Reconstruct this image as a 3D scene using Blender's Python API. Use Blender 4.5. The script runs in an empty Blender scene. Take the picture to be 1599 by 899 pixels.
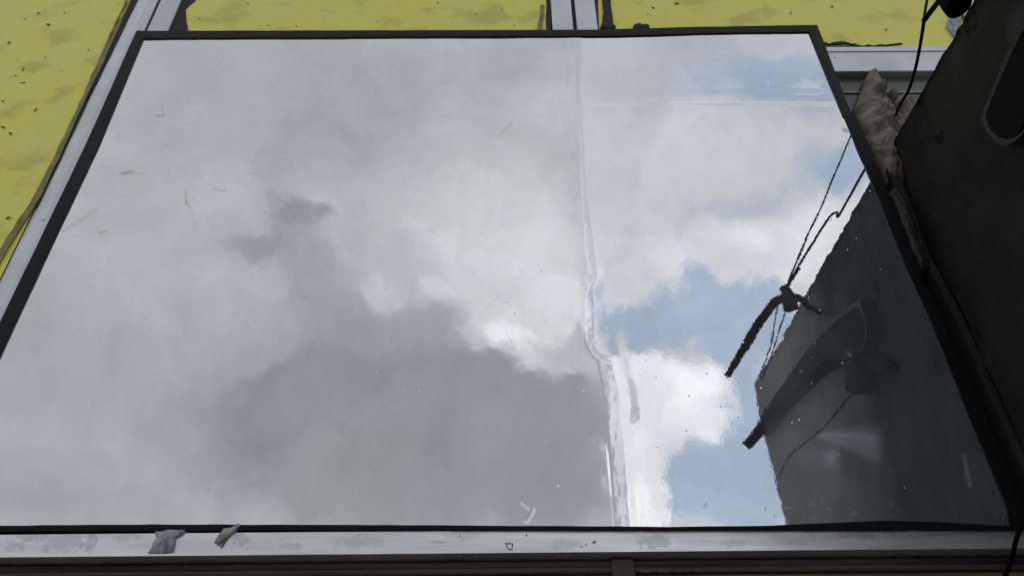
import bpy, bmesh, math, random
from mathutils import Vector, Matrix, noise
random.seed(7)
SC = bpy.context.scene
COL = SC.collection

# ------------------------------------------------------------------ camera
D, CH = 1.3, 1.6                 # metres from facade, eye height
PW, PH, FPX = 1599.0, 899.0, 1155.0
zc = Vector((782-PW/2, -(-1170-PH/2), -FPX)).normalized()        # world up seen in camera axes
xc = Vector((84800, -60, -FPX*0.0)).normalized()
xc = (xc - zc*xc.dot(zc)).normalized()
yc = zc.cross(xc)                                                # world +y in camera axes
R = Matrix((xc, yc, zc))                                         # camera -> world
cam_d = bpy.data.cameras.new('camera'); cam = bpy.data.objects.new('camera', cam_d); COL.objects.link(cam)
cam_d.sensor_width = 36; cam_d.lens = 36*FPX/PW; cam_d.clip_start = 0.02; cam_d.clip_end = 3000
M4 = R.to_4x4(); M4.translation = Vector((0, -D, CH)); cam.matrix_world = M4
SC.camera = cam
CAM = Vector((0, -D, CH))

def ray(px, py):
    return (R @ Vector((px-PW/2, -(py-PH/2), -FPX))).normalized()
def F(px, py, y=0.0):
    """point of the vertical plane at depth y seen at that pixel (y may be a function of x)"""
    d = ray(px, py)
    if callable(y):
        yy = 0
        for _ in range(4):
            p = CAM + d*((yy+D)/d.y); yy = y(p.x)
        return Vector((p.x, yy, p.z))
    return CAM + d*((y+D)/d.y)
def gno(px, py):
    d = ray(px, py); return d.x/d.y, d.z/d.y
def Pdist(px, py, p):            # direct pixel, at distance p out from the facade
    return F(px, py, -p)
def Prefl(px, py, p, y0=-0.035): # pixel of its mirror image, distance p out
    u, v = gno(px, py); s = D + y0*2 + p
    return Vector((u*s, -p, CH+v*s))
def p_of(direct, refl, y0=-0.035):
    a = math.hypot(*gno(*direct)); b = math.hypot(*gno(*refl)); r = b/a
    # (D-p)/(D+2*y0+p)=r
    return (D - r*(D+2*y0))/(1+r)

# ------------------------------------------------------------------ light and sky
SUN_EL, SUN_AZ = math.radians(58), math.radians(40)   # sun stands behind the building, to the right
sun_dir = Vector((math.cos(SUN_EL)*math.sin(SUN_AZ), math.cos(SUN_EL)*math.cos(SUN_AZ), math.sin(SUN_EL)))
sl = bpy.data.lights.new('sun', 'SUN'); sl.energy = 2.5; sl.angle = math.radians(10); sl.color = (1, .96, .9)
so = bpy.data.objects.new('sun', sl); COL.objects.link(so)
so.rotation_euler = sun_dir.to_track_quat('Z', 'Y').to_euler()
SC.view_settings.view_transform = 'Standard'; SC.view_settings.look = 'None'
SC.view_settings.exposure = 0.3; SC.view_settings.gamma = 1.0

STR = 0.1
RL, RR = 0.74, 0.84              # reflectances of the two film sheets
HL, HR = 0.030, 0.006            # brightness their veil adds
W = bpy.data.worlds.new('World'); SC.world = W; W.use_nodes = True
nt = W.node_tree; nt.nodes.clear(); N = nt.nodes; LK = nt.links
def nn(t, **k):
    n = N.new(t)
    for a, b in k.items(): setattr(n, a, b)
    return n
def lin(c):
    c = c/255.0
    return c/12.92 if c <= .04045 else ((c+.055)/1.055)**2.4
tc = nn('ShaderNodeTexCoord')
def worldnoise(vec, scale, detail, rough=.6, dist=0):
    n = nn('ShaderNodeTexNoise'); n.inputs['Scale'].default_value = scale; n.inputs['Detail'].default_value = min(detail, 5)
    n.inputs['Roughness'].default_value = rough; n.inputs['Distortion'].default_value = dist
    LK.new(vec, n.inputs['Vector']); return n
def vm(op, a, b=None, s=None):
    n = nn('ShaderNodeVectorMath', operation=op); LK.new(a, n.inputs[0])
    if b is not None:
        if isinstance(b, tuple): n.inputs[1].default_value = b
        else: LK.new(b, n.inputs[1])
    if s is not None: n.inputs['Scale'].default_value = s
    return n.outputs[0]
gen = tc.outputs['Generated']
w1 = vm('SCALE', vm('SUBTRACT', worldnoise(gen, 5.0, 6, .62).outputs['Color'], (.5,.5,.5)), s=.20)
w2 = vm('SCALE', vm('SUBTRACT', worldnoise(gen, 22.0, 5, .65).outputs['Color'], (.5,.5,.5)), s=.050)
warp = vm('ADD', vm('ADD', gen, w1), w2)
sky = nn('ShaderNodeTexSky', sky_type='NISHITA', sun_disc=False)
sky.sun_elevation = SUN_EL; sky.sun_rotation = SUN_AZ; sky.altitude = 0; sky.air_density = 1.3; sky.dust_density = 2.5; sky.ozone_density = 1.0
def mixc(fac, a, b):
    m = nn('ShaderNodeMix', data_type='RGBA')
    if isinstance(fac, float): m.inputs['Factor'].default_value = fac
    else: LK.new(fac, m.inputs['Factor'])
    for i, c in ((6, a), (7, b)):
        if isinstance(c, tuple): m.inputs[i].default_value = (*c, 1)
        else: LK.new(c, m.inputs[i])
    return m.outputs[2]
def ramp(fac, a, b, smooth='SMOOTHSTEP', to=1.0):
    m = nn('ShaderNodeMapRange', interpolation_type=smooth); LK.new(fac, m.inputs['Value'])
    m.inputs['From Min'].default_value = a; m.inputs['From Max'].default_value = b; m.inputs['To Max'].default_value = to
    return m.outputs['Result']
SKY_GAIN = 1.0
# thin milky veil over the blue
blue = mixc(0.80, sky.outputs['Color'], (4.35, 5.05, 6.3))
# broken cloud over the whole sky
base = mixc(ramp(worldnoise(warp, 1.7, 5, .55).outputs['Fac'], .38, .62), (5.2, 5.3, 5.6), (6.9, 6.95, 7.1))
cur = mixc(ramp(worldnoise(vm('ADD', warp, (3.1, 1.7, .4)), 1.5, 5, .5).outputs['Fac'], .56, .70), base, blue)

TILT = 0.012                     # left sheet is turned this much to the left
nR = Vector((0, -1, 0)); nL = Vector((-TILT, -1, 0)).normalized()
def skydir(px, py, left):
    n = nL if left else nR
    d = ray(px, py); return (d - 2*d.dot(n)*n).normalized()
def blob(px, py, rx, ry, rgb, soft=.6, amount=1.0, rot=0, left=None):
    """a cloud bank or gap of the sky, where the film mirrors it"""
    global cur
    if left is None: left = px < 925
    c = skydir(px, py, left)
    ca, sa = math.cos(math.radians(rot)), math.sin(math.radians(rot))
    a = skydir(px+rx*ca, py+rx*sa, left) - c; b = skydir(px-ry*sa, py+ry*ca, left) - c
    r1, r2 = a.length, b.length; t1 = a.normalized(); nrm = c; t2 = nrm.cross(t1).normalized()
    rotm = Matrix((t1, t2, nrm)).transposed()
    mp = nn('ShaderNodeMapping', vector_type='TEXTURE'); LK.new(warp, mp.inputs['Vector'])
    mp.inputs['Location'].default_value = c; mp.inputs['Rotation'].default_value = rotm.to_euler('XYZ')
    # radius 1.5 x so that the edge (mask .5) lies on the given ellipse
    k = 1.0/(1.0 - .0)
    mp.inputs['Scale'].default_value = (r1*1.6, r2*1.6, .8)
    g = nn('ShaderNodeTexGradient', gradient_type='SPHERICAL'); LK.new(mp.outputs[0], g.inputs[0])
    e = 1-1/1.6                      # value at the ellipse
    m = ramp(g.outputs['Fac'], e-.36*soft, e+.36*soft, to=amount)
    if rgb == 'blue': col = blue
    else:
        r_, h_ = (RL, HL) if left else (RR, HR)
        if isinstance(rgb, (int, float)): rgb = (rgb-1.5, rgb, rgb+4.5)
        col = tuple(max(.02, (lin(v)-h_)/r_)/STR for v in rgb)
    cur = mixc(m, cur, col)
# ---- film, left sheet
blob(420, 420, 620, 520, 166, 1.0, left=True)
blob(820, 120, 170, 120, (168,172,181), 1.0, .9)
blob(520, 180, 190, 130, (158,162,170), .9, .8)
blob(250, 130, 150, 80, 163, .9, .6)
blob(830, 270, 190, 100, 184, .9, .9)
blob(640, 330, 110, 60, 182, .9, .7)
blob(160, 330, 230, 110, 174, .9, .7)
blob(110, 480, 140, 100, 172, .9, .6)
blob(800, 430, 185, 120, 206, 1.0, .9)
blob(395, 470, 60, 55, 180, .8, .6)
blob(640, 455, 34, 18, 192, .8, .8)
blob(430, 560, 60, 30, 140, .8, .6)
blob(470, 385, 62, 38, 154, .8, .6, -30)
blob(488, 350, 42, 32, 138, .8, .9)
blob(440, 405, 50, 26, 142, .8, .8)
blob(500, 440, 30, 60, 152, .9, .7)
blob(540, 650, 215, 150, (134,139,146), .6, 1.0)
blob(120, 600, 180, 120, 168, .9, .8)
blob(610, 430, 80, 42, 176, .9, .8)
blob(390, 530, 60, 40, 168, .9, .6)
blob(770, 690, 220, 130, (139,143,149), .7, 1.0)
blob(620, 510, 100, 45, 152, .8, .8)
blob(120, 700, 200, 130, (158,160,166), .9, .9)
blob(560, 750, 110, 80, (150,151,152), .9, .7)
blob(300, 785, 40, 26, 172, .9, .7)
blob(800, 765, 150, 60, (140,145,153), .9, .6)
blob(750, 470, 110, 55, 190, 1.0, .8, 35)
blob(800, 545, 80, 32, 210, 1.0, .9, 22)
blob(790, 540, 40, 16, 228, .8, .8, 15)
blob(870, 560, 50, 26, 176, .9, .8)
blob(860, 480, 50, 40, 206, .9, .8)
blob(735, 505, 35, 22, 198, .8, .8)
blob(665, 455, 25, 16, 198, .8, .8)
blob(585, 458, 26, 16, 190, .8, .7)
blob(905, 470, 40, 60, 196, .8, .7)
blob(895, 530, 40, 22, (164,172,184), .8, .7)
# ---- film, right sheet
blob(1120, 110, 240, 110, (160,167,178), .9, .85, left=False)
blob(1040, 130, 120, 50, (172,176,184), .9, .7)
blob(1190, 125, 110, 50, (143,158,177), .9, .9)
blob(1290, 120, 60, 60, (146,160,179), .9, .8)
blob(1255, 132, 30, 8, 190, .9, .6)
blob(1060, 320, 210, 140, (186,188,193), .7, 1.0, 15)
blob(1150, 205, 60, 22, (172,178,188), .9, .6)
blob(1295, 275, 75, 50, (146,162,182), .8, .9)
blob(1190, 330, 60, 30, (160,170,186), .9, .7)
blob(960, 300, 60, 110, 186, .9, .7)
blob(1210, 400, 90, 70, (208,210,214), .7, .9)
blob(1100, 420, 70, 50, 200, .8, .8)
blob(990, 395, 70, 30, 196, .9, .7)
blob(1050, 490, 150, 44, 'blue', .5, 1.0)
blob(1150, 520, 70, 50, 'blue', .5, 1.0)
blob(1140, 700, 110, 170, 'blue', .5, 1.0)
blob(1050, 620, 90, 70, (219,220,225), .35, 1.0)
blob(985, 560, 42, 24, (214,216,221), .6, .9)
blob(1000, 735, 58, 120, (217,218,222), .35, 1.0)
blob(1000, 620, 30, 50, (204,206,212), .9, .7)
blob(1075, 600, 40, 26, (230,231,233), .9, .8)
blob(990, 770, 26, 40, (229,230,232), .9, .8)
blob(1020, 690, 55, 50, (214,216,220), .6, .8)
det = worldnoise(vm('ADD', gen, w1), 8.0, 5, .64, .2)
detr = nn('ShaderNodeMapRange'); LK.new(det.outputs['Fac'], detr.inputs['Value'])
detr.inputs['From Min'].default_value = .3; detr.inputs['From Max'].default_value = .7
detr.inputs['To Min'].default_value = .85; detr.inputs['To Max'].default_value = 1.12
cur = vm('MULTIPLY', cur, detr.outputs['Result'])
bg = nn('ShaderNodeBackground'); LK.new(cur, bg.inputs['Color']); bg.inputs['Strength'].default_value = STR
wo = nn('ShaderNodeOutputWorld'); LK.new(bg.outputs[0], wo.inputs['Surface'])
W.cycles.sampling_method = 'MANUAL'; W.cycles.sample_map_resolution = 512

# ------------------------------------------------------------------ materials
def mat(name, col, rough=.6, metal=0, spec=.5, mott=.0, mscale=4, mcol=None, bump=0, bscale=40, stretch=(1,1,1),
        marks=None, mscale2=30, rough_var=0):
    m = bpy.data.materials.new(name); m.use_nodes = True; t = m.node_tree; p = t.nodes['Principled BSDF']
    p.inputs['Roughness'].default_value = rough; p.inputs['Metallic'].default_value = metal
    p.inputs['Specular IOR Level'].default_value = spec
    tcn = t.nodes.new('ShaderNodeTexCoord'); mp = t.nodes.new('ShaderNodeMapping'); mp.inputs['Scale'].default_value = stretch
    t.links.new(tcn.outputs['Object'], mp.inputs['Vector'])
    def noi(s, d=6, r=.6):
        n = t.nodes.new('ShaderNodeTexNoise'); n.inputs['Scale'].default_value = s; n.inputs['Detail'].default_value = d
        n.inputs['Roughness'].default_value = r; t.links.new(mp.outputs[0], n.inputs['Vector']); return n
    n = noi(mscale)
    r = t.nodes.new('ShaderNodeMapRange'); t.links.new(n.outputs['Fac'], r.inputs['Value'])
    r.inputs['From Min'].default_value = .35; r.inputs['From Max'].default_value = .65; r.inputs['To Max'].default_value = 1
    mx = t.nodes.new('ShaderNodeMix'); mx.data_type = 'RGBA'; t.links.new(r.outputs[0], mx.inputs['Factor'])
    mx.inputs[6].default_value = (*col, 1)
    mc = mcol or tuple(c*(1-mott) for c in col); mx.inputs[7].default_value = (*mc, 1)
    out = mx.outputs[2]
    if marks:
        c2, th = marks
        n2 = noi(mscale2, 3, .5)
        r2 = t.nodes.new('ShaderNodeMapRange'); t.links.new(n2.outputs['Fac'], r2.inputs['Value'])
        r2.inputs['From Min'].default_value = th; r2.inputs['From Max'].default_value = th+(.12 if name == 'yellow_film' else .03)
        mx2 = t.nodes.new('ShaderNodeMix'); mx2.data_type = 'RGBA'; t.links.new(r2.outputs[0], mx2.inputs['Factor'])
        t.links.new(out, mx2.inputs[6]); mx2.inputs[7].default_value = (*c2, 1); out = mx2.outputs[2]
    t.links.new(out, p.inputs['Base Color'])
    if rough_var:
        r3 = t.nodes.new('ShaderNodeMapRange'); t.links.new(noi(mscale*2.3).outputs['Fac'], r3.inputs['Value'])
        r3.inputs['From Min'].default_value = .3; r3.inputs['From Max'].default_value = .7
        r3.inputs['To Min'].default_value = rough-rough_var; r3.inputs['To Max'].default_value = rough+rough_var
        t.links.new(r3.outputs[0], p.inputs['Roughness'])
    if bump:
        b = t.nodes.new('ShaderNodeBump'); b.inputs['Strength'].default_value = bump; b.inputs['Distance'].default_value = .004
        t.links.new(noi(bscale).outputs['Fac'], b.inputs['Height']); t.links.new(b.outputs[0], p.inputs['Normal'])
    return m
M_yel = mat('yellow_film', (.78,.745,.095), .38, mcol=(.75,.73,.16), mscale=5, bump=.25, bscale=12, stretch=(1,1,1.3),
            marks=((.60,.555,.10), .53), mscale2=8, rough_var=.1)
M_alu = mat('aluminium', (.55,.57,.61), .38, .75, mott=.14, mscale=9, bump=.06, bscale=60, stretch=(1,1,1), marks=((.2,.21,.22), .72), mscale2=40, rough_var=.08)
M_alub = mat('aluminium_rail', (.80,.81,.83), .30, .7, mott=.24, mscale=14, bump=.10, bscale=50, stretch=(.25,1,3), rough_var=.08, marks=((.33,.35,.35), .70), mscale2=24)
M_blk = mat('black_gasket', (.0045,.0045,.0055), .6, spec=.25, mott=.5, mscale=20, bump=.3, bscale=60)
M_blkr = mat('black_tape', (.004,.004,.005), .65, mott=.5, mscale=20, bump=.4, bscale=60, spec=.2)
M_seal = mat('black_sealant', (.008,.008,.010), .55, spec=.3, mott=.4, mscale=40, bump=.8, bscale=80)
M_olive = mat('film_crease', (.27,.24,.08), .55, mott=.5, mscale=30, bump=.4)
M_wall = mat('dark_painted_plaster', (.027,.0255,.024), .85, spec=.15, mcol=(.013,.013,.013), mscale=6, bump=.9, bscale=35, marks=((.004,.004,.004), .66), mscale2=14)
_t = M_wall.node_tree; _p = _t.nodes['Principled BSDF']     # outer end coloured paler, standing in for the stronger light it gets
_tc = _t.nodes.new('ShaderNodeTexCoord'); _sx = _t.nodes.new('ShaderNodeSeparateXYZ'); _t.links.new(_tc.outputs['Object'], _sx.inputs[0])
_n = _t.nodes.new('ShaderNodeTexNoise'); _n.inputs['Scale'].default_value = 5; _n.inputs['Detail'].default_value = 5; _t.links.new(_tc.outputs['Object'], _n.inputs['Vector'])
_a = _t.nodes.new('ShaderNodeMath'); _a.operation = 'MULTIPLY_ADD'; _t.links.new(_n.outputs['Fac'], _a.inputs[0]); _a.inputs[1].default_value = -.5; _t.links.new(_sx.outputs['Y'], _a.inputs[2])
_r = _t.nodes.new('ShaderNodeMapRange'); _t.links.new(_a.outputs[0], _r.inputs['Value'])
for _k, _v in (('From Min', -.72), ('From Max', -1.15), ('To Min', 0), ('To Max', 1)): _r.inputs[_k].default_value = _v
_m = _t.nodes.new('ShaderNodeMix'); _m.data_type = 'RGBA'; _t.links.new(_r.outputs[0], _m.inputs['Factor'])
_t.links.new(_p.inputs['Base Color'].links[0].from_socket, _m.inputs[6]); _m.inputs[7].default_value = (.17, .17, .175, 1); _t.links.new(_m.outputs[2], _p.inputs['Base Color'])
M_box = mat('dark_casing', (.032,.030,.030), .6, mott=.3, mscale=12, spec=.25, bump=.2)
M_boxd = mat('black_casing', (.0065,.0065,.007), .8, mott=.3, mscale=12, spec=.08)
M_lump = mat('weathered_filler', (.27,.255,.20), .9, mcol=(.11,.10,.08), mscale=22, bump=.6, bscale=60, spec=.1)
M_brown = mat('brown_frame', (.13,.11,.09), .5, mcol=(.045,.038,.030), mscale=10, stretch=(.2,1,3), bump=.3, bscale=30, spec=.25, marks=((.10,.095,.06), .72), mscale2=16)
M_olgl = mat('olive_strip', (.26,.25,.14), .5, mott=.5, mscale=8, stretch=(.3,1,2))
M_tape = mat('torn_tape', (.34,.36,.39), .3, .2, mcol=(.12,.13,.17), mscale=22, bump=1.0, bscale=22, stretch=(5,1,1.2))
M_tapeg = mat('grey_tape_edge', (.12,.13,.15), .5, mott=.7, mscale=25)
M_tapey = mat('tape_residue', (.36,.33,.16), .5, mcol=(.2,.2,.16), mscale=60, bump=.8, bscale=90)
M_cab = mat('black_rubber', (.0025,.0025,.003), .8, spec=.06, mott=.3, mscale=20)
M_plas = mat('render_wall', (.34,.33,.31), .85, mott=.2, mscale=3, bump=.4)
M_asph = mat('asphalt', (.05,.05,.052), .9, mott=.3, mscale=20, bump=.6, bscale=120)
M_pave = mat('pavement', (.40,.39,.37), .85, mott=.25, mscale=6, bump=.4, bscale=60)
M_grass = mat('dirt', (.16,.15,.10), .95, mott=.4, mscale=.5)
M_spot = mat('white_sticker', (.8,.8,.8), .5)

def film(name, refl, tint, rough, veil, pim, left):
    m = bpy.data.materials.new(name); m.use_nodes = True; t = m.node_tree; p = t.nodes['Principled BSDF']
    p.inputs['Metallic'].default_value = 1; p.inputs['Base Color'].default_value = (*[refl*c for c in tint], 1)
    tcn = t.nodes.new('ShaderNodeTexCoord')
    def noi(s, d=3, r=.5, st=(1,1,1)):
        mp = t.nodes.new('ShaderNodeMapping'); mp.inputs['Scale'].default_value = st; t.links.new(tcn.outputs['Object'], mp.inputs[0])
        n = t.nodes.new('ShaderNodeTexNoise'); n.inputs['Scale'].default_value = s; n.inputs['Detail'].default_value = d
        n.inputs['Roughness'].default_value = r; t.links.new(mp.outputs[0], n.inputs['Vector']); return n.outputs['Fac']
    def mr(a, lo, hi, tl, th):
        r = t.nodes.new('ShaderNodeMapRange'); t.links.new(a, r.inputs['Value'])
        for k, v in (('From Min',lo),('From Max',hi),('To Min',tl),('To Max',th)): r.inputs[k].default_value = v
        return r.outputs[0]
    def mth(op, a, b):
        n = t.nodes.new('ShaderNodeMath'); n.operation = op
        for i, v in ((0,a),(1,b)):
            if isinstance(v, (int,float)): n.inputs[i].default_value = v
            else: t.links.new(v, n.inputs[i])
        return n.outputs[0]
    t.links.new(mr(noi(3), .3, .7, rough*.7, rough*1.4), p.inputs['Roughness'])
    # pimples: sparse voronoi dots
    v = t.nodes.new('ShaderNodeTexVoronoi'); v.inputs['Scale'].default_value = 70; t.links.new(tcn.outputs['Object'], v.inputs['Vector'])
    sep = t.nodes.new('ShaderNodeSeparateColor'); t.links.new(v.outputs['Color'], sep.inputs[0])
    dot = mth('MULTIPLY', mr(v.outputs['Distance'], .0, .16, 1, 0), mr(sep.outputs[0], .93 if left else .84, .95 if left else .86, 0, 1))
    h = mth('ADD', mth('MULTIPLY', noi(3.2, 2), .9*pim), mth('MULTIPLY', noi(150, 2), .012*pim))
    h = mth('ADD', h, mth('MULTIPLY', dot, .018 if left else .035))
    b = t.nodes.new('ShaderNodeBump'); b.inputs['Strength'].default_value = 1; b.inputs['Distance'].default_value = .012
    t.links.new(h, b.inputs['Height']); t.links.new(b.outputs[0], p.inputs['Normal'])
    # veil of dust and smears, plus sheen painted in as pale colour
    df = t.nodes.new('ShaderNodeBsdfDiffuse')
    at = t.nodes.new('ShaderNodeAttribute'); at.attribute_name = 'smear_sheen'
    ad = t.nodes.new('ShaderNodeAttribute'); ad.attribute_name = 'dirt'
    cm = t.nodes.new('ShaderNodeMix'); cm.data_type = 'RGBA'; t.links.new(ad.outputs['Fac'], cm.inputs['Factor'])
    cm.inputs[6].default_value = (.6,.6,.61,1) if left else (.54,.59,.68,1); cm.inputs[7].default_value = (.03,.03,.035,1); t.links.new(cm.outputs[2], df.inputs['Color'])
    streak = mr(noi(14, 5, .6, (1,1,.12)), .5, .8, 0, .06)
    f = mth('ADD', mth('ADD', mr(noi(6, 5, .65), .35, .75, veil*.7, veil*1.5), mth('MULTIPLY', streak, 1.0 if left else .3)), mth('ADD', at.outputs['Fac'], ad.outputs['Fac']))
    # tiny dark specks
    v2 = t.nodes.new('ShaderNodeTexVoronoi'); v2.inputs['Scale'].default_value = 26; t.links.new(tcn.outputs['Object'], v2.inputs['Vector'])
    sx = t.nodes.new('ShaderNodeMixShader'); t.links.new(f, sx.inputs[0]); t.links.new(p.outputs[0], sx.inputs[1]); t.links.new(df.outputs[0], sx.inputs[2])
    sep2 = t.nodes.new('ShaderNodeSeparateColor'); t.links.new(v2.outputs['Color'], sep2.inputs[0])
    sp = mth('MULTIPLY', mr(v2.outputs['Distance'], .05, .07, .8, 0), mr(sep2.outputs[1], .90, .91, 0, 1))
    dk = t.nodes.new('ShaderNodeBsdfDiffuse'); dk.inputs['Color'].default_value = (.06,.06,.06,1)
    s2 = t.nodes.new('ShaderNodeMixShader'); t.links.new(sp, s2.inputs[0]); t.links.new(sx.outputs[0], s2.inputs[1]); t.links.new(dk.outputs[0], s2.inputs[2])
    t.links.new(s2.outputs[0], t.nodes['Material Output'].inputs['Surface'])
    return m
M_filmL = film('mirror_film_dull', RL, (1,1,1), .020, .14, .06, True)
M_filmR = film('mirror_film_clear', RR, (.985,1,1), .020, .07, .14, False)
M_seam = film('film_overlap', .92, (1,1,1), .12, .30, .3, False)

# ------------------------------------------------------------------ helpers
def link(name, me, m=None, parent=None):
    o = bpy.data.objects.new(name, me); COL.objects.link(o)
    if m: me.materials.append(m)
    if parent: o.parent = parent
    return o
def tag(o, label, cat, group=None):
    o['label'] = label; o['category'] = cat
    if group: o['group'] = group
    return o
def thing(name, label, cat, group=None):
    return tag(link(name, None), label, cat, group)
def bobj(name, bm, m, parent=None, smooth=False):
    bmesh.ops.recalc_face_normals(bm, faces=bm.faces)
    me = bpy.data.meshes.new(name); bm.to_mesh(me); bm.free()
    if smooth:
        for p in me.polygons: p.use_smooth = True
    return link(name, me, m, parent)
def box(x0, x1, y0, y1, z0, z1, bevel=0):
    bm = bmesh.new(); bmesh.ops.create_cube(bm, size=1)
    for v in bm.verts:
        v.co = Vector(((x0+x1)/2+v.co.x*(x1-x0), (y0+y1)/2+v.co.y*(y1-y0), (z0+z1)/2+v.co.z*(z1-z0)))
    if bevel: bmesh.ops.bevel(bm, geom=bm.edges[:], offset=bevel, segments=2, affect='EDGES')
    return bm
def prism(front, yback):
    """closed slab: a front outline (points) and the same outline at depth yback"""
    bm = bmesh.new(); a = [bm.verts.new(p) for p in front]; b = [bm.verts.new((p.x, yback, p.z)) for p in front]
    bm.faces.new(a); bm.faces.new(b[::-1])
    n = len(a)
    for i in range(n): bm.faces.new((a[i], b[i], b[(i+1)%n], a[(i+1)%n]))
    return bm
def strip(A, B, yfront, yback, n=60, jit=0, seed=0, freq=.05):
    """slab between two pixel polylines A and B (same direction), wavering by jit px"""
    def samp(P, t):
        L = [0]
        for i in range(1, len(P)): L.append(L[-1]+math.dist(P[i-1], P[i]))
        s = t*L[-1]
        for i in range(1, len(P)):
            if s <= L[i] or i == len(P)-1:
                k = (s-L[i-1])/(L[i]-L[i-1]); return (P[i-1][0]+(P[i][0]-P[i-1][0])*k, P[i-1][1]+(P[i][1]-P[i-1][1])*k)
    bm = bmesh.new(); rows = []
    for i in range(n+1):
        t = i/n; r = []
        a = samp(A, t); b = samp(B, t)
        for j, q in enumerate((a, b)):
            o = noise.fractal(Vector((q[0]*freq, q[1]*freq, seed+j*9.1)), 1, 2, 4)*jit
            dx, dy = b[0]-a[0], b[1]-a[1]; l = math.hypot(dx, dy) or 1
            r.append(F(q[0]+dx/l*o, q[1]+dy/l*o, yfront))
        m = (r[0]+r[1])/2; m.y -= .0003*(1+noise.noise(Vector((i*.7, seed, 0))))
        f = [bm.verts.new(r[0]), bm.verts.new(m), bm.verts.new(r[1])]
        k = [bm.verts.new((r[0].x, yback, r[0].z)), bm.verts.new((r[1].x, yback, r[1].z))]
        rows.append((f, k))
    for (f, k), (g, l) in zip(rows, rows[1:]):
        bm.faces.new((f[0], g[0], g[1], f[1])); bm.faces.new((f[1], g[1], g[2], f[2]))
        bm.faces.new((f[0], k[0], l[0], g[0])); bm.faces.new((f[2], g[2], l[1], k[1])); bm.faces.new((k[0], k[1], l[1], l[0]))
    for f, k in (rows[0], rows[-1]): bm.faces.new((f[0], f[1], f[2], k[1], k[0]))
    return bm
def tube(bm, pts, r, seg=8):
    """tube through points; r a number or one per point"""
    n = len(pts); rr = r if isinstance(r, (list, tuple)) else [r]*n; rings = []
    up = Vector((.3, .2, 1)).normalized()
    for i, p in enumerate(pts):
        t = (pts[min(i+1, n-1)]-pts[max(i-1, 0)]).normalized()
        a = t.cross(up)
        if a.length < .05: a = t.cross(Vector((1, 0, 0)))
        a.normalize(); b = t.cross(a)
        rings.append([bm.verts.new(p+(a*math.cos(2*math.pi*k/seg)+b*math.sin(2*math.pi*k/seg))*rr[i]) for k in range(seg)])
    for u, v in zip(rings, rings[1:]):
        for k in range(seg): bm.faces.new((u[k], u[(k+1)%seg], v[(k+1)%seg], v[k]))
    bm.faces.new(rings[0]); bm.faces.new(rings[-1][::-1])
    return bm
def spline(P, n=10):
    out = []
    Q = [P[0]*2-P[1]] + list(P) + [P[-1]*2-P[-2]]
    for i in range(1, len(Q)-2):
        for k in range(n):
            t = k/n; a, b, c, d = Q[i-1:i+3]
            out.append(.5*((2*b)+(c-a)*t+(2*a-5*b+4*c-d)*t*t+(3*b-a-3*c+d)*t**3))
    out.append(P[-1].copy()); return out
def lump(name, outline, ybase, depth, m, parent=None, rings=14, per=6, rough=.35, seed=0):
    """star-shaped lump standing out of the plane ybase; outline in facade pixels"""
    P = [F(x, y, ybase) for x, y in outline]; L = []
    for i in range(len(P)):
        for k in range(per): L.append(P[i].lerp(P[(i+1)%len(P)], k/per))
    c = sum(P, Vector())/len(P); bm = bmesh.new(); top = None; prev = None
    for j in range(rings+1):
        t = 1-j/rings; ring = []
        for q in L:
            v = c.lerp(q, t); nz = noise.fractal(v*28+Vector((seed,0,0)), 1, 2, 5); n2 = noise.noise(v*60+Vector((0,seed,0)))
            hgt = depth*math.sqrt(max(0, 1-t*t))*(1+rough*nz*1.6)+depth*.12*n2*(1-t)
            ring.append(bm.verts.new((v.x+.006*n2*t, ybase-max(0, hgt), v.z+.006*nz*t)))
            if j == rings: break
        if j == rings:
            for k in range(len(L)): bm.faces.new((prev[k], prev[(k+1)%len(L)], ring[0]))
        elif prev:
            for k in range(len(L)): bm.faces.new((prev[k], prev[(k+1)%len(L)], ring[(k+1)%len(L)], ring[k]))
        prev = ring
        if j == 0:
            bk = [bm.verts.new((v.co.x, ybase+.03, v.co.z)) for v in ring]; bm.faces.new(bk)
            for k in range(len(L)): bm.faces.new((bk[k], bk[(k+1)%len(L)], ring[(k+1)%len(L)], ring[k]))
    return bobj(name, bm, m, parent, True)

def Xat(x0): return F(x0, 0).x            # a vertical facade line by its pixel column at the picture's top edge
def Zat(y, x=800): return F(x, y).z
def Xf(x0, y): return F(x0, 0, y).x
def Zf(py, x, y): return F(x, py, y).z

# ------------------------------------------------------------------ ground
def struct(o): o['kind'] = 'structure'; return o
bm = bmesh.new(); bmesh.ops.create_grid(bm, x_segments=1, y_segments=1, size=600)
struct(bobj('ground', bm, M_grass)); 
struct(bobj('road', box(-120, 120, -12, -3.0, -.02, .004), M_asph))
struct(bobj('pavement', box(-120, 120, -3.0, 0.1, -.02, .13, .01), M_pave))
ROOF = 4.3

# ------------------------------------------------------------------ building behind the facade
zr0, zr1 = Zf(862, 800, -.03), Zf(827, 800, -.03)      # lower rail
bw = thing('shop_building', 'pale rendered shop building that carries the yellow and mirrored facade panels', 'building')
bobj('wall', box(-6, 6, .05, 5, .0, ROOF), M_plas, bw)
bobj('roof', box(-6.1, 6.1, -.0, 5.1, ROOF+.001, ROOF+.12, .01), M_alu, bw)

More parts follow.
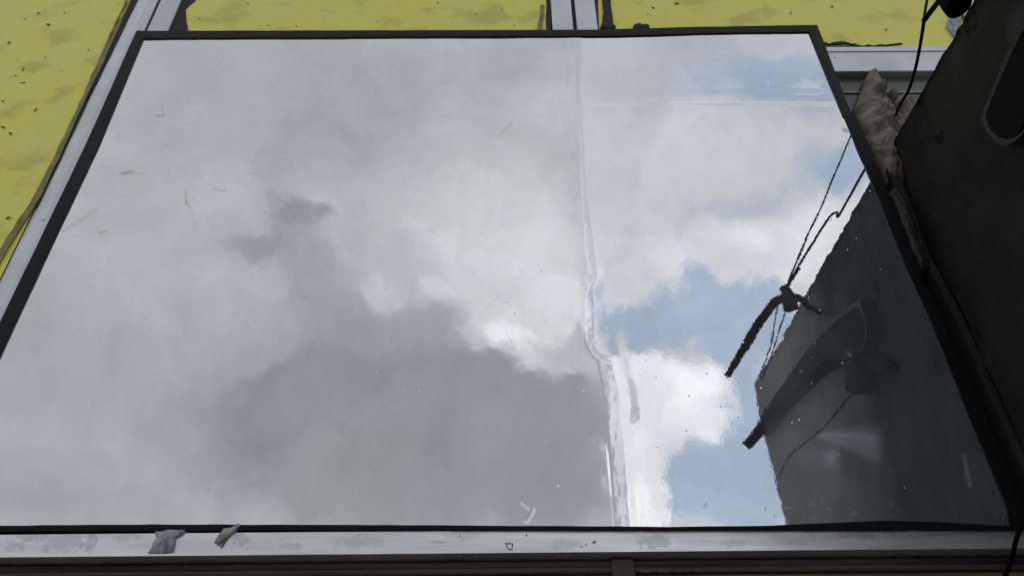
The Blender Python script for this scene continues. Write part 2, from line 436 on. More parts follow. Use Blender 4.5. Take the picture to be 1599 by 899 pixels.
# ------------------------------------------------------------------ yellow panels
xL0 = Xat(214); xm0, xm1 = Xat(858), Xat(928); xR0 = Xat(1491)
zrt, zrb = Zat(80, 1380), Zat(119, 1380)
def panel(x0, x1, z0, z1, label):
    bm = bmesh.new(); nx, nz = 30, 24; g = []
    for i in range(nx+1):
        for j in range(nz+1):
            x = x0+(x1-x0)*i/nx; z = z0+(z1-z0)*j/nz
            g.append(bm.verts.new((x, noise.noise(Vector((x*3, 0, z*3)))*.0022, z)))
    for i in range(nx):
        for j in range(nz):
            a = i*(nz+1)+j; bm.faces.new((g[a], g[a+nz+1], g[a+nz+2], g[a+1]))
    t = thing('yellow_panel', label, 'facade panel', 'yellow facade panels')
    bobj('film_sheet', bm, M_yel, t, True)
    bobj('backing_board', box(x0, x1, .006, .048, z0, z1), M_plas, t)
    return t
ytop = ROOF-.05
pL = panel(xL0-1.25, xL0-.004, zr1+.01, ytop, 'tall weathered yellow panel left of the slanting silver frame strip')
pM = panel(Xat(303)-.02, xm0-.004, Zat(300), ytop, 'yellow panel above the mirrored sheet, between the left frame strip and the double middle strip')
pR = panel(xm1+.004, xR0-.002, zrt+.004, ytop, 'yellow panel right of the middle strip, with the black cable hanging over it')

# ------------------------------------------------------------------ aluminium frame
fr = thing('window_frame', 'scratched silver aluminium frame strips dividing the yellow panels and carrying the mirrored sheet', 'frame')
def bar(x0, x1, z0, z1, yf=-.010, m=M_alu, bev=.0015, name='mullion', yb=.047):
    return bobj(name, box(x0, x1, yf, yb, z0, z1, bev), m, fr)
# left mullion: sloping outer face + flat + second strip
a, b, c = Xf(214, 0), Xf(231, -.012), Xf(247, -.012)
bm = bmesh.new()
prof = [(a, .047), (a, 0), (b, -.012), (c, -.012), (c, .047)]
lo = [bm.verts.new((x, y, zr1)) for x, y in prof]; hi = [bm.verts.new((x, y, ytop)) for x, y in prof]
for i in range(5): bm.faces.new((lo[i], lo[(i+1)%5], hi[(i+1)%5], hi[i]))
bm.faces.new(lo); bm.faces.new(hi)
bobj('mullion', bm, M_alu, fr)
bar(Xf(251, -.008), Xf(283, -.008), Zat(300), ytop, -.008)
bar(c, Xf(251, -.008), Zat(300), ytop, .004, M_seal, 0, 'groove')
bar(Xf(860, -.01), Xf(891, -.01), Zat(300), ytop, -.010)
bar(Xf(897, -.01), Xf(928, -.01), Zat(300), ytop, -.010)
bar(Xf(891, -.01), Xf(897, -.01), Zat(300), ytop, .002, M_seal, 0, 'groove')
bar(Xf(1491, -.01), Xf(1560, -.01), zrt+.004, ytop, -.010)
# right-hand rail with a lip, and the shaded glass band under it
bar(Xat(935), Xat(1640), Zat(118, 1380), zrt, -.014, M_alu, .002, 'rail')
bar(Xat(935), Xat(1640), Zat(88, 1380), Zat(81, 1380)+.0006, -.0165, M_alu, .001, 'rail_lip')
M_dglass = mat('tinted_glass', (.055,.062,.075), .22, .0, spec=.5, mcol=(.09,.088,.06), mscale=14, stretch=(.4,1,2.5), bump=.15, bscale=10)
M_dal = mat('dull_aluminium', (.25,.26,.26), .5, .3, mott=.3, mscale=20)
bar(Xat(935), Xat(1640), Zat(470, 1380), Zat(118, 1380)-.0005, .006, M_dglass, 0, 'tinted_pane')
bar(Xat(935), Xat(1640), Zat(144, 1380), Zat(141, 1380), .002, M_dal, .0008, 'glazing_bead')
# bottom rail
rx0, rx1 = Xf(-500, -.03), Xf(1760, -.03)
XR = F(1599, 740).x
bobj('rail', box(rx0, F(1640, 827, -.03).x, -.030, .047, zr0, zr1, .0012), M_alub, fr)
bobj('rail_lip', box(rx0, F(1640, 827, -.03).x, -.034, -.0305, zr0-.0015, zr0+.0015), M_alub, fr)

# ------------------------------------------------------------------ dark transom under the rail
tr = thing('door_head', 'dark brown door head in shade just under the lower silver rail', 'door head')
zz = [zr0-.002]
def zb(py): return Zf(py, 800, 0)
bobj('board', box(rx0, 1.2, .012, .046, zb(884), zr0-.003, .002), M_brown, tr)
bobj('board', box(rx0, 1.2, .002, .046, zb(893), zb(885.5), .002), M_brown, tr)
bobj('board', box(rx0, 1.2, .016, .046, zb(945), zb(894.5), .002), M_olgl, tr)
bobj('post', box(F(955, 880).x, F(990, 880).x, -.001, .0455, zb(945), zr0-.0035, .002), M_brown, tr)
bobj('pane', box(rx0, 1.2, .020, .045, .3, zb(946), 0), M_dglass, tr)
sc_ = strip([(1000, 888), (1100, 889)], [(1000, 892), (1100, 891)], -.0, .01, 24, 2, 5, .2)
bobj('torn_edge', sc_, M_tapeg, tr)

# ------------------------------------------------------------------ mirrored sheet
mp_ = thing('mirrored_sheet', 'large mirror film panel edged in black, reflecting cloudy sky and dark wall', 'mirrored panel')
seamx = [(905,60),(905,170),(912,300),(922,430),(926,540),(940,600),(950,700),(960,820)]
def seam_at(py):
    P = seamx
    for i in range(1, len(P)):
        if py <= P[i][1] or i == len(P)-1:
            k = (py-P[i-1][1])/(P[i][1]-P[i-1][1]); return P[i-1][0]+(P[i][0]-P[i-1][0])*k
XS = F(925, 450, -.035).x
def ymir(x): return -.035 if x >= XS else -.035 - TILT*(x-XS)
def ymirL(x): return -.035 - TILT*(x-XS)
def ss(a, b, x):
    t = max(0, min(1, (x-a)/(b-a))); return t*t*(3-2*t)
def gau(px, py, cx, cy, rx, ry, rot=0):
    ca, sa = math.cos(math.radians(rot)), math.sin(math.radians(rot)); dx, dy = px-cx, py-cy
    u, v = (dx*ca+dy*sa)/rx, (-dx*sa+dy*ca)/ry; return math.exp(-(u*u+v*v))
def seg_d(px, py, a, b):
    vx, vy = b[0]-a[0], b[1]-a[1]; t = max(0, min(1, ((px-a[0])*vx+(py-a[1])*vy)/(vx*vx+vy*vy)))
    return math.hypot(px-a[0]-t*vx, py-a[1]-t*vy), t
scr = [((1265,678),(1330,662)), ((1330,662),(1375,672)), ((1267,680),(1320,715)), ((1320,715),(1345,735))]
rs = random.Random(11); rscr = []
for _ in range(75):
    x_, y_ = (rs.uniform(90, 420), rs.uniform(90, 420)) if rs.random() < .55 else (rs.uniform(60, 900), rs.uniform(80, 800))
    a_, l_ = rs.uniform(-1.2, 1.2)+(math.pi/2 if rs.random() < .4 else 0), rs.uniform(3, 34)
    rscr.append(((x_, y_), (x_+l_*math.cos(a_), y_+l_*math.sin(a_)), rs.uniform(.8, 1.8), rs.choice((.10, .16, .07, -.16, -.10))))
def sheet(name, left, m, nx, ny):
    bm = bmesh.new(); g = []; sm = []; dt = []
    for j in range(ny+1):
        py = 52 + (826-52)*j/ny
        lx = 213-.467*(py-48)+8; rx = 1275+.4076*(py-40)-8; s = seam_at(py)
        x0, x1 = (lx, s+3) if left else (s-4, rx)
        for i in range(nx+1):
            px = x0+(x1-x0)*i/nx
            p = F(px, py, ymirL if left else -.035)
            h = 0; smear_sheen = 0; dirt = 0
            if left:
                h += .0008*gau(px, py, s-12, 440, 26, 55) + .0005*gau(px, py, 903, 500, 20, 40)
                h += .0005*gau(px, py, 905, 580, 22, 22)
                h += .0007*noise.noise(Vector((px*.006, py*.006, 3)))
                h += .0002*(ss(884, 890, px)-ss(900, 904, px))*(1-ss(150, 175, py))
                # dents and scuffs
                for (a, b, w, k) in (((150,218+110),(98,350+12),3,.5), ((190,272),(205,268),3,1.0), ((205,270),(228,272),1.2,.5), ((290,296),(291,318),1.5,.8),
                                     ((291,318),(306,352),2,.35), ((333,296),(352,299),1.6,.7), ((243,180),(256,182),1.6,1), ((252,168),(256,180),1.2,.6),
                                     ((462,340),(446,318),1.2,.5), ((155,264+100),(165,362),1.6,.9), ((815,782),(832,795),2.2,-1.5), ((832,795),(822,812),2.2,-1.5),
                                     ((780,212),(800,190),1.5,.4), ((100,240),(60,215+60),3,.0)):
                    dd, t = seg_d(px, py, a, b); e = math.exp(-(dd/w)**2)
                    if k > 0: dirt += .45*k*e
                    elif k < 0: smear_sheen += -.25*k*e; h += .0004*e
                for (a, b, w, k) in rscr:
                    if abs(px-a[0]) < 45 and abs(py-a[1]) < 45:
                        dd, t = seg_d(px, py, a, b)
                        if dd < 5: (e := math.exp(-(dd/w)**2)); dirt += max(0, k)*e; smear_sheen += max(0, -k)*e
                # dirty blotches of an old sticker
                q = gau(px, py, 250, 230, 110, 55); nzz = noise.fractal(Vector((px*.05, py*.09, 1)), 1, 2, 4)
                dirt += .09*q*max(0, nzz)
                q = gau(px, py, 545, 405, 22, 14, -30); smear_sheen += .15*q*max(0, noise.noise(Vector((px*.35, py*.4, 2))))
                pass
                smear_sheen += .25*gau(px, py, 385, 601, 8, 5)*max(0, noise.noise(Vector((px*.5, py*.5, 2)))+.2)
            else:
                dsm = px-s
                # raised overlap left by the edge of the glass behind, wavering
                h += .0022*ss(20, 34, dsm+6*noise.noise(Vector((0, py*.02, 0))))*0
                wob = noise.fractal(Vector((py*.02, 1, 1)), 1, 2, 3)
                h -= .00022*math.exp(-((dsm-38-6*wob)/12)**2)*ss(380, 560, py)
                h += .00018*noise.fractal(Vector((px*.02, py*.012, 7)), 1, 2, 3)*math.exp(-dsm/70)*ss(200, 500, py)
                h += .00022*noise.fractal(Vector((px*.09, py*.09, 9)), 1, 2, 3)*gau(px, py, 1000, 800, 70, 60)*.22
                h += .0004*gau(px, py, 945, 420, 16, 26)
                # show-through of the rail and mullion behind the film
                hz = 163-.001*(px-905)
                h += .00022*(ss(hz-26, hz-12, py)-ss(hz-2, hz+2, py))*ss(905, 960, px)
                h += .0006*noise.noise(Vector((px*.007, py*.005, 11)))
                # fan-shaped scuff over the dark part: the dent's sky reflection painted pale
                ang = math.degrees(math.atan2(py-678, px-1266)); rr = math.hypot(px-1266, py-678)
                if -20 < ang < 42 and rr < 135:
                    edge = ss(0, 12, rr)*(1-ss(112, 122, rr))
                    edge = ss(0, 20, rr)*(1-ss(85+18*math.sin(ang*.09), 122, rr)); smear_sheen += .45*edge*(ss(-14, -3, ang)-ss(16, 30, ang))*(.45+.3*noise.noise(Vector((ang*.13, rr*.012, 3)))+.25*math.exp(-((ang-2)/7)**2))
                smear_sheen += .30*gau(px, py, 1298, 712, 12, 11, 20) + .08*gau(px, py, 1240, 685, 26, 16, 40)
                q = 1 if (1242 < px < 1315 and 700 < py < 738) else 0
                smear_sheen += .09*q*ss(1242, 1250, px)*(1-ss(1300, 1315, px))*ss(700-.0*px, 706, py)*(1-ss(728, 738, py))
                smear_sheen += .5*math.exp(-(seg_d(px, py, (1010,163.5), (1318,162.5))[0]/1.5)**2)*(.55+.45*noise.noise(Vector((px*.03, 0, 3))))  # bright glint of the film crease, painted as a pale line
                smear_sheen += .03*gau(px, py, 1330, 760, 45, 10, 10)+.02*gau(px, py, 1250, 640, 60, 50)
                smear_sheen += .085*ss(1185, 1205, px)*(1-ss(1215, 1420, px))*ss(420, 560, py)*(.7+.6*noise.fractal(Vector((px*.02, py*.02, 4)), 1, 2, 4))  # pale veil standing in for light on the mirrored outer wall
                for (a, b, w, k) in (((1222,792),(1238,793),1.3,.3), ((1283,776),(1283,786),1.3,.25), ((1264,783),(1270,787),1.8,.3), ((1291,793),(1296,796),2,.35),
                                     ((1331,802),(1338,799),1.5,.3), ((1270,807),(1272,809),1.6,.3), ((1390,786),(1393,789),1.6,.2), ((1324,551),(1328,555),2,.3),
                                     ((964,543),(965,556),1.3,.5), ((937,557),(949,556),1.3,.6), ((1098,792),(1104,786),1.5,-.6), ((1318,203),(1322,205),3,.9)):
                    dd, t = seg_d(px, py, a, b); e = math.exp(-(dd/w)**2)
                    if k > 0: smear_sheen += k*e
                    else: dirt -= k*e
                dirt += .5*math.exp(-(seg_d(px, py, (1505,712), (1514,758))[0]/3)**2)*.6
            g.append(bm.verts.new((p.x, p.y-h, p.z))); sm.append(smear_sheen); dt.append(dirt)
    for j in range(ny):
        for i in range(nx):
            a = j*(nx+1)+i; bm.faces.new((g[a], g[a+1], g[a+nx+2], g[a+nx+1]))
    me = bpy.data.meshes.new(name); bm.to_mesh(me); bm.free()
    for p in me.polygons: p.use_smooth = True
    for nm, arr in (('smear_sheen', sm), ('dirt', dt)):
        at = me.attributes.new(nm, 'FLOAT', 'POINT'); at.data.foreach_set('value', arr)
    return link(name, me, m, mp_)
sheet('film_sheet', False, M_filmR, 260, 300)['label'] = 'clear right-hand sheet of mirror film'
sheet('film_sheet', True, M_filmL, 500, 300)['label'] = 'dull left-hand sheet of mirror film'
# board that carries the film
XB = F(213-.467*(600-48), 600).x
zt_, zb_ = F(240, 56).z, F(800, 824).z
bobj('backing_board', prism([F(225, 62, -.012), F(1268, 54, -.012), F(1580, 820, -.012), F(-128, 820, -.012)], -.004), M_seal, mp_)
# crumpled overlap strip down the seam
def seam_strip():
    bm = bmesh.new(); rows = []; ny = 260; nx = 12
    def wdt(py): return 8+6*ss(250, 400, py)+10*ss(540, 570, py)+3*noise.noise(Vector((py*.03, 4, 0)))-7*gau(0, py, 0, 455, 1e9, 16)
    for j in range(ny+1):
        py = 172+(822-172)*j/ny; s = seam_at(py)+ (3*noise.noise(Vector((py*.02, 8, 0))) if py < 540 else 0); w = wdt(py)
        lo = s - (0 if py > 560 else 5); r = []
        if 440 < py < 560: lo -= 6*ss(440, 470, py)*(1-ss(540, 560, py))
        for i in range(nx+1):
            t = i/nx; px = lo+w*t
            p = F(px, py, -.0357)
            en = math.sin(math.pi*t)**.7; tl = .0007*(1-t)*ss(0, .12, t)*ss(480, 580, py)*.45
            h = .00028*noise.fractal(Vector((px*.09, py*.07, 2)), 1, 2, 4)*en + .0003*en*(.8+.4*noise.noise(Vector((py*.05, 0, 6)))) + tl
            r.append(bm.verts.new((p.x, p.y-h, p.z)))
        rows.append(r)
    for a, b in zip(rows, rows[1:]):
        for i in range(nx): bm.faces.new((a[i], a[i+1], b[i+1], b[i]))
    me = bpy.data.meshes.new('seam_strip'); bm.to_mesh(me); bm.free()
    for p in me.polygons: p.use_smooth = True
    return link('seam_strip', me, M_seam, mp_)
seam_strip()
# black edging
yt = lambda x: ymir(x)-.004
def edge(A, B, n, jit, seed, m=M_blk, name='edging', f=.02, yb=-.008): return bobj(name, strip(A, B, yt, yb, n, jit, seed, f), m, mp_)
edge([(213,48.5),(860,47),(950,46),(1100,42),(1276,39)], [(219,60),(860,56.5),(960,56),(1100,52),(1270,49.5)], 90, .5, 1)
edge([(213,48),(134,225),(2,498),(-152,826)], [(224,58),(154,225),(26,496),(-130,826)], 60, .4, 2)
edge([(1276,39),(1331,182)], [(1263,49),(1318,182)], 40, .5, 3)
edge([(1336,180),(1388,300),(1418,380),(1430,412),(1480,520),(1560,700),(1600,800),(1606,826)],
     [(1318,180),(1365,290),(1400,380),(1422,430),(1458,510),(1510,640),(1572,790),(1578,826)], 80, 1.2, 4, M_blkr, 'edging', .02)
edge([(-150,821),(0,820),(240,818),(600,819),(950,821),(1040,822),(1200,820),(1260,817),(1380,812),(1480,815),(1576,821)],
     [(-150,829),(0,829),(240,828),(600,827),(950,826),(1040,826),(1200,826),(1260,826),(1380,826),(1480,826),(1590,826)], 120, .7, 5, M_blkr, 'edging')
# loose blobs of sealant along the top edging
for px, w in ((949, 12), (1000, 13)):
    lump('sealant_blob', [(px-w,46),(px-w*.7,39),(px-w*.2,38),(px+w*.3,39.5),(px+w*.8,37.5),(px+w,41),(px+w*.7,47),(px,49)], -.03, .006, M_seal, mp_, 5, 3, .3, px)

# sealant lines round the yellow panels
def seal(A, B, par, m=M_seal, jit=2, n=50, yf=-.003, seed=1, name='sealant_line', f=.06): return bobj(name, strip(A, B, yf, .002, n, jit, seed, f), m, par)
seal([(393.1, -380),(206,0),(186,45),(163,95),(140,140),(102,224),(56,322)], [(400.5, -380),(217,-4),(190,48),(168,94),(143,142),(104.5,226),(57,325)], pL, seed=3, jit=1.6)
seal([(391.1, -380),(203,-2),(172,62),(140,130),(92,228),(55,302),(0,388),(-60,500)], [(393.1, -380),(206,0),(176,64),(144,133),(99,231),(64,305),(6,397),(-52,506)], pL, M_olive, 1.6, 60, -.0045, 7, 'film_crease')
seal([(196,0),(160,80),(120,170)], [(198,0),(163,80),(124,170)], pL, M_olive, 2.5, 50, -.0045, 12, 'film_crease')
seal([(445.1, -380),(283,0),(262,50)], [(460.6, -380),(306,0),(290,12),(294,52)], pM, jit=1.5, seed=4)
seal([(829.9, -380),(853,0),(853,52)], [(834.7, -380),(860,0),(860,52)], pM, jit=1, seed=5)
seal([(845,8),(838,52)], [(850,8),(845,52)], pM, M_olive, 2, 30, -.004, 6, 'film_crease')
seal([(879.9, -380),(927,0),(928,52)], [(884.6, -380),(934,0),(935,52)], pR, jit=1.5, seed=8)
seal([(889.4, -380),(941,0),(943,20),(936,52)], [(897.5, -380),(953,0),(955,20),(960,52)], pR, jit=1.5, seed=9, yf=-.0045)
seal([(1286,76),(1340,76),(1400,78),(1490,77)], [(1286,80.5),(1340,81),(1400,81),(1490,80)], pR, jit=1.2, seed=10)
seal([(1284,67),(1320,65),(1350,72),(1372,76)], [(1284,69.5),(1320,68),(1350,75),(1372,78)], pR, jit=2.5, seed=11, yf=-.0045, f=.1)
seal([(1285,72),(1330,72),(1372,70),(1410,67)], [(1285,74),(1330,74),(1372,72),(1410,68)], pR, jit=2, seed=13, yf=-.004, f=.1)
seal([(1478,40),(1486,20),(1500,-20)], [(1492,60),(1502,30),(1508,-20)], pR, M_tape, 2, 20, -.0045, 15, 'peeled_edge')

def flakes(name, spots, m, par, yf, th=.0006, seed=1):
    """small raised flecks: (px, py, length, width, angle in degrees)"""
    rnd = random.Random(seed); bm = bmesh.new()
    for px, py, l, w, a in spots:
        ca, sa = math.cos(math.radians(a)), math.sin(math.radians(a)); n = 7; pts = []
        for k in range(n):
            q = 2*math.pi*k/n; u, v = math.cos(q)*l/2*rnd.uniform(.6, 1.15), math.sin(q)*w/2*rnd.uniform(.5, 1.3)
            pts.append((px+u*ca-v*sa, py+u*sa+v*ca))
        A = [bm.verts.new(F(x, y, yf-th)) for x, y in pts]; B = [bm.verts.new(F(x, y, yf+.0012)) for x, y in pts]
        bm.faces.new(A); bm.faces.new(B[::-1])
        for i in range(n): bm.faces.new((A[i], B[i], B[(i+1)%n], A[(i+1)%n]))
    o = bobj(name, bm, m, par); o['kind'] = 'stuff'; return o
rd = random.Random(5)
M_scr = mat('scratch_grime', (.10,.095,.045), .7)
flakes('scratches', [(36,108,8,1.6,-60),(24,118,3,2,-40),(36,129,9,1.4,-3),(14,66,7,1.6,-20),(5,158,6,2,30),(55,171,10,1.6,-50),(16,208,5,3,0),(75,38,8,2,10),(13,339,11,3,-14),(4,198,9,3,20),(60,20,5,2,0)]
       +[(rd.uniform(-60,150),rd.uniform(0,120),rd.uniform(1.5,4),1,rd.uniform(-90,90)) for _ in range(8)], M_scr, pL, -.002)
flakes('scratches', [(rd.uniform(310,840),rd.uniform(2,42),rd.uniform(1.5,5),1,rd.uniform(-90,90)) for _ in range(12)], M_scr, pM, -.002)
flakes('scratches', [(1057,5,9,3,5),(1020,12,5,2,0),(1235,20,5,2,-40),(1300,10,5,2,20),(1384,46,4,3,-40)]+[(rd.uniform(970,1430),rd.uniform(2,60),rd.uniform(1.5,4),1,rd.uniform(-90,90)) for _ in range(8)], M_scr, pR, -.002)
M_stain = mat('grey_residue', (.30,.34,.33), .7, mott=.4, mscale=60)
def stain(m, spots, col):
    """residue patches of their own place and outline in a material"""
    t = m.node_tree; p = t.nodes['Principled BSDF']; tcn = t.nodes.new('ShaderNodeTexCoord')
    n = t.nodes.new('ShaderNodeTexNoise'); n.inputs['Scale'].default_value = 90; n.inputs['Detail'].default_value = 4; t.links.new(tcn.outputs['Object'], n.inputs['Vector'])
    src = p.inputs['Base Color'].links[0].from_socket; msrc = None
    for (px, py, rx, ry, k) in spots:
        c = F(px, py, -.03); sx_ = abs(F(px+rx, py, -.03).x-c.x); sz_ = abs(F(px, py+ry, -.03).z-c.z)
        mp = t.nodes.new('ShaderNodeMapping'); mp.vector_type = 'TEXTURE'; mp.inputs['Location'].default_value = c; mp.inputs['Scale'].default_value = (sx_, .2, sz_)
        t.links.new(tcn.outputs['Object'], mp.inputs[0])
        g = t.nodes.new('ShaderNodeTexGradient'); g.gradient_type = 'SPHERICAL'; t.links.new(mp.outputs[0], g.inputs[0])
        ad = t.nodes.new('ShaderNodeMath'); ad.operation = 'MULTIPLY_ADD'; t.links.new(g.outputs['Fac'], ad.inputs[0]); ad.inputs[1].default_value = .45; t.links.new(n.outputs['Fac'], ad.inputs[2])
        gt = t.nodes.new('ShaderNodeMath'); gt.operation = 'MULTIPLY'; t.links.new(g.outputs['Fac'], gt.inputs[0]); gt.inputs[1].default_value = 6; gt.use_clamp = True
        r = t.nodes.new('ShaderNodeMapRange'); t.links.new(ad.outputs[0], r.inputs['Value']); r.inputs['From Min'].default_value = .62; r.inputs['From Max'].default_value = .72; r.inputs['To Max'].default_value = k
        m2 = t.nodes.new('ShaderNodeMath'); m2.operation = 'MULTIPLY'; t.links.new(r.outputs[0], m2.inputs[0]); t.links.new(gt.outputs[0], m2.inputs[1])
        mx = t.nodes.new('ShaderNodeMix'); mx.data_type = 'RGBA'; t.links.new(m2.outputs[0], mx.inputs['Factor']); t.links.new(src, mx.inputs[6]); mx.inputs[7].default_value = (*col, 1); src = mx.outputs[2]
    t.links.new(src, p.inputs['Base Color'])
stain(M_alub, [(100,846,50,22,.45),(140,846,14,26,.6),(50,838,30,12,.5),(378,840,26,16,.5),(1018,843,34,18,.55),(1340,834,60,10,.5),(560,845,60,16,.3),(720,836,40,12,.3),(880,848,40,14,.35),(200,836,30,12,.35),(20,852,30,10,.4),(1150,846,40,12,.3),(450,852,30,8,.4),(1240,840,50,14,.3)], (.36,.42,.41))
flakes('dark_nicks', [(790,848,5,3,40),(792,853,8,2,60),(797,857,8,2,-5),(800,851,8,2,95),(795,848,8,2,0),(822,835,4,2,90),(928,846,9,3,-20),(908,853,5,2,0),(915,850,4,2,0),(718,836,5,1.5,90),(386,856,3,2,0)], M_seal, fr, -.030, seed=3)

# torn tape scraps on the lower rail
def scrap(outline, m, par_lab, depth=.003, seed=0, name='tape_scrap'):
    o = lump(name, outline, -.032, depth, m, None, 8, 5, .8, seed); return tag(o, par_lab, 'tape')
scrap([(243,828),(262,826),(288,828),(287,834),(276,840),(270,852),(271,862),(232,862),(236,850),(246,838)], M_tape, 'crumpled grey tape wrapped over the lower silver rail, left of the tilted scrap', .004, 2)
sc2 = scrap([(334,846),(350,824),(362,820),(370,815),(374,820),(368,830),(356,840),(342,853)], M_tape, 'small tilted scrap of clear tape with yellow glue sticking up from the lower rail', .005, 5)
lump('glue_residue', [(340,846),(352,828),(362,826),(360,833),(350,842),(343,849)], -.0345, .0045, M_tapey, sc2, 6, 4, .7, 9)

# ------------------------------------------------------------------ side wall
X0 = F(1384, 240).x
Z1 = CH + gno(1384, 240)[1]*D
u = gno(1180, 600)[0]
PO = X0/u - D + .07
print('X0', X0, 'Z1', Z1, 'wall out', PO)
def sidewall():
    ny, nz = 130, 150; zlo = 0.13; bm = bmesh.new(); g = []
    for i in range(ny+1):
        p = PO*i/ny
        for j in range(nz+1):
            t = j/nz; t = 1-(1-t)**1.0
            z = zlo+(Z1-zlo)*t; v = Vector((0, -p, z))
            e = noise.fractal(v*14, 1, 2, 4)
            edge_t = ss(.96, 1, t); edge_p = ss(.95, 1, i/ny)
            g.append(bm.verts.new((X0+.005*e+.012*edge_t*abs(e), .03*(i == 0)-p-.016*edge_p*e, z+.010*edge_t*e)))
    for i in range(ny):
        for j in range(nz):
            a = i*(nz+1)+j; bm.faces.new((g[a], g[a+1], g[a+nz+2], g[a+nz+1]))
    # close: give thickness
    th = .16
    top = [g[i*(nz+1)+nz] for i in range(ny+1)]; fr_ = [g[ny*(nz+1)+j] for j in range(nz+1)]
    tb = [bm.verts.new((X0+th, v.co.y, v.co.z)) for v in top]; fb = [bm.verts.new((X0+th, v.co.y, v.co.z)) for v in fr_[:-1]]+[tb[-1]]
    for a, b, c, d in zip(top, top[1:], tb[1:], tb): bm.faces.new((a, b, c, d))
    for a, b, c, d in zip(fr_, fr_[1:], fb[1:], fb): bm.faces.new((a, b, c, d))
    b0 = bm.verts.new((X0+th, .03, zlo)); bm.faces.new([b0]+fb+tb[:-1][::-1])
    me = bpy.data.meshes.new('wall'); bm.to_mesh(me); bm.free()
    for p in me.polygons: p.use_smooth = True
    return me
sw = thing('side_wall', 'rough black side wall standing out from the facade at the right edge', 'wall')
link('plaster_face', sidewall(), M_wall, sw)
bobj('corner_strip', strip([(1384,262),(1440,400),(1500,512),(1599,738),(1640,830)], [(1400,262),(1452,398),(1510,508),(1612,738),(1655,830)], -.030, .01, 60, 2.2, 21, .04), M_box, sw)
# rounded casing fixed along the wall
def pill():
    t = thing('wall_casing', 'long dark casing with a rounded end fixed to the black side wall, top right corner', 'casing')
    xw = X0-.002; th = .035
    def on(px, py, x):     # pixel -> plane x = const
        d = ray(px, py); return CAM + d*(x/d.x)
    out = [(.338,2.655),(.342,2.675),(.42,2.701),(.523,2.725),(.75,2.742),(1.2,2.752),(1.2,2.705),(.8,2.680),(.6,2.640),(.47,2.578),(.42,2.566),(.391,2.566),(.362,2.578),(.345,2.602),(.338,2.63)]
    cx = [(p_, z_) for p_, z_ in out]
    inn = [(.352,2.650),(.360,2.666),(.43,2.688),(.53,2.710),(.75,2.739),(1.19,2.750),(1.19,2.708),(.8,2.683),(.6,2.644),(.47,2.584),(.42,2.572),(.397,2.572),(.372,2.584),(.357,2.606),(.350,2.632)]
    def shell(pts, xa, xb, m, name):
        bm = bmesh.new(); A = [bm.verts.new((xa, -p, z)) for p, z in pts]; B = [bm.verts.new((xb, -p, z)) for p, z in pts]; bm.faces.new(A); bm.faces.new(B[::-1])
        for i in range(len(A)): bm.faces.new((A[i], B[i], B[(i+1)%len(A)], A[(i+1)%len(A)]))
        return bobj(name, bm, m, t)
    def rnd_(P):
        V = [Vector((a_, b_, 0)) for a_, b_ in P]; n = len(V); o_ = []
        for i in range(n):
            a_, b_, c_, d_ = V[i-1], V[i], V[(i+1)%n], V[(i+2)%n]
            for k in range(5):
                q = k/5; w = .5*((2*b_)+(c_-a_)*q+(2*a_-5*b_+4*c_-d_)*q*q+(3*b_-a_-3*c_+d_)*q**3); o_.append((w.x, w.y))
        return o_
    out, inn = rnd_(out), rnd_(inn)
    shell(out, xw-th, X0+.004, M_box, 'casing_body')
    shell(inn, xw-th-.003, xw-th+.002, M_boxd, 'cover')
pill()

# lump of filler in the corner
cl = lump('filler_lump', [(1330,178),(1345,140),(1354,118),(1363,108),(1372,120),(1378,148),(1392,172),(1404,182),(1420,205),(1424,245),(1414,280),(1398,300),(1384,285),(1366,258),(1346,222)],
     -.012, .042, M_lump, None, 22, 9, .36, 3)
tag(cl, 'ragged grey lump of filler with a pointed tip in the corner beside the mirrored sheet', 'filler lump')
lump('crust', [(1392,165),(1405,150),(1420,160),(1432,178),(1442,200),(1432,235),(1420,262),(1406,240),(1398,200)], -.012, .035, M_lump, cl, 12, 6, .5, 11)
lump('crust', [(1384,148),(1392,141),(1400,141),(1401,152),(1392,160)], -.006, .02, M_lump, cl, 6, 4, .3, 17)
lump('crust', [(1386,300),(1400,290),(1418,330),(1440,380),(1452,420),(1440,425),(1425,400),(1405,350)], -.03, .016, M_box, cl, 8, 6, .5, 19)

# ------------------------------------------------------------------ lamps and cables
pj = p_of((1443, 32), (1224, 452)); pb = p_of((1405, 165), (1340, 290)); pm1 = p_of((1436, 70), (1290, 352)); pm2 = p_of((1420,140), (1330,315))
print('p joint', pj, 'base', pb, pm1, pm2)
J = Pdist(1443, 32, pj)
def cable(pts, r, label, n=10):
    bm = bmesh.new(); tube(bm, spline(pts, n), r, 8)
    return tag(bobj('cable', bm, M_cab, None, True), label, 'cable')
cable([Pdist(1398, 182, .03), Pdist(1405, 165, pb), Pdist(1420, 138, (pb+pm1)/2), Pdist(1430, 105, (pb+2*pm1)/3), Pdist(1437, 70, pm1), J], .0034,
      'black cable curving up from the filler lump across the silver rail to the lamp')
pu = p_of((1448, 0), (1270, 350))
cable([J, Pdist(1447, 4, pu), Pdist(1467, -99, .17), Pdist(1500, -230, .06), Pdist(1508, -260, .0)], .0028, 'thin black cable leading up from the lamp joint over the yellow panel')
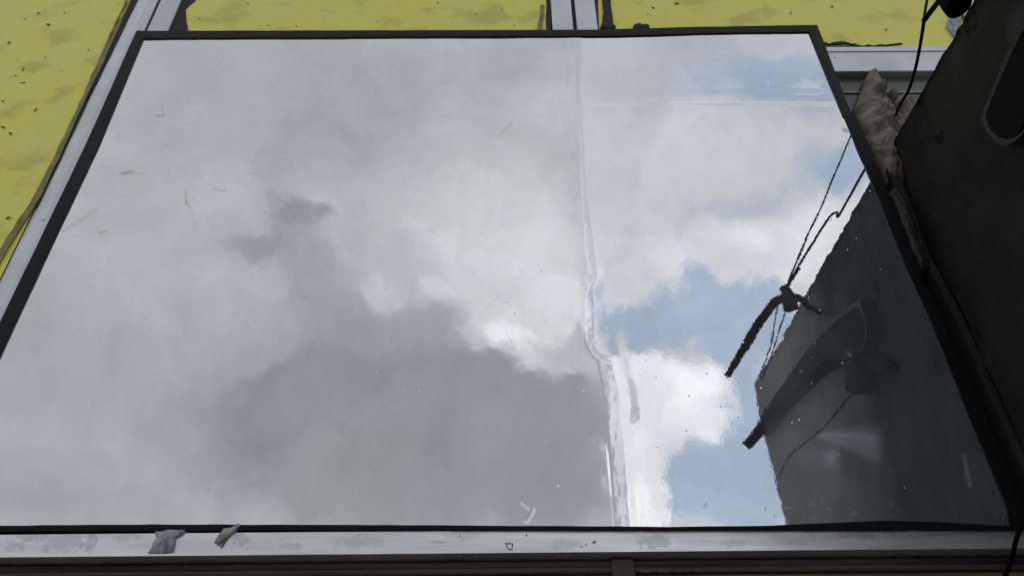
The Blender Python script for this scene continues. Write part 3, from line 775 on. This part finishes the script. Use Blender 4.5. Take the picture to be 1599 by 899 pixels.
def lamp(Pts, tail, ball, body, br, arm_r, label, strut=None):
    t = thing('spot_lamp', label, 'lamp', 'black spot lamps on the side wall')
    bm = bmesh.new(); L = spline(Pts, 8); n = len(L)
    tube(bm, L, [arm_r*(.62+.5*math.sin(math.pi*min(1, .12+i/n*.9))) for i in range(n)], 10); bobj('bracket', bm, M_cab, t, True)
    bm = bmesh.new(); bmesh.ops.create_uvsphere(bm, u_segments=16, v_segments=10, radius=br)
    for v in bm.verts: v.co = v.co*(1+.12*noise.noise(v.co*60))+ball
    bobj('joint', bm, M_cab, t, True)
    # head: a bell-shaped body on its own axis
    a, b = body; ax = (b-a); bm = bmesh.new()
    prof = [(0, .35), (.08, .75), (.25, .95), (.5, 1.05), (.85, 1.25), (1, 1.3), (1.0, 1.1), (.9, 1.0)]
    tube(bm, [a+ax*q for q, _ in prof[:6]], [br*1.15*w for _, w in prof[:6]], 18)
    bobj('lamp_head', bm, M_cab, t, False)
    if strut:
        bm = bmesh.new(); tube(bm, list(strut), .005, 8); bobj('strut', bm, M_cab, t, True)
    if tail:
        bm = bmesh.new()
        for tl in tail: tube(bm, spline(tl, 6), .0022, 6)
        bobj('wire', bm, M_cab, t, True)
    return t
q1 = [((1136,588),.70),((1158,552),.66),((1179,517),.61),((1197,488),.59),((1210,470),.57),((1232,465),.56),((1252,468),.57),((1264,480),.60)]
ph = p_of((1495, 12), (1235, 486)); print('ph', ph)
_e = Prefl(*q1[-1][0], q1[-1][1])
lamp([Prefl(*a_, b_) for a_, b_ in q1]+[Vector((X0+.01, _e.y-.02, _e.z-.01))],
     [[Prefl(1213, 478, .58), Prefl(1205, 530, .68), Prefl(1188, 590, .85)], [Prefl(1226, 488, .58), Prefl(1212, 530, .66), Prefl(1192, 595, .84)]],
     Prefl(1224, 453, .56), (Pdist(1466, -18, ph-.01), Pdist(1497, 10, ph)), .0155, .0125,
     'black spot lamp above the side wall, its strut meeting the hanging cable', (J, Pdist(1472, -6, pj)))
q2 = [((1164,694),.78),((1205,652),.72),((1245,612),.66),((1285,574),.58),((1330,558),.50),((1365,562),.40),((1388,572),.34)]
_e = Prefl(*q2[-1][0], q2[-1][1])
lamp([Prefl(*a_, b_) for a_, b_ in q2]+[Vector((X0+.01, _e.y+.005, _e.z-.01))],
     [[Prefl(1345, 600, .45), Prefl(1310, 635, .50), Prefl(1276, 672, .58), Prefl(1240, 705, .66), Prefl(1218, 742, .72)]],
     Prefl(1330, 566, .46), (Prefl(1334, 566, .47), Prefl(1342, 606, .47)), .026, .018,
     'black spot lamp seen only as the lower lamp mirrored in the film')
cable([F(1640, 700, -.04), F(1612, 770, -.06), F(1590, 832, -.07), F(1580, 868, -.07), F(1568, 905, -.07), F(1550, 960, -.07)], .0038, 'black cable dropping past the right end of the lower silver rail')
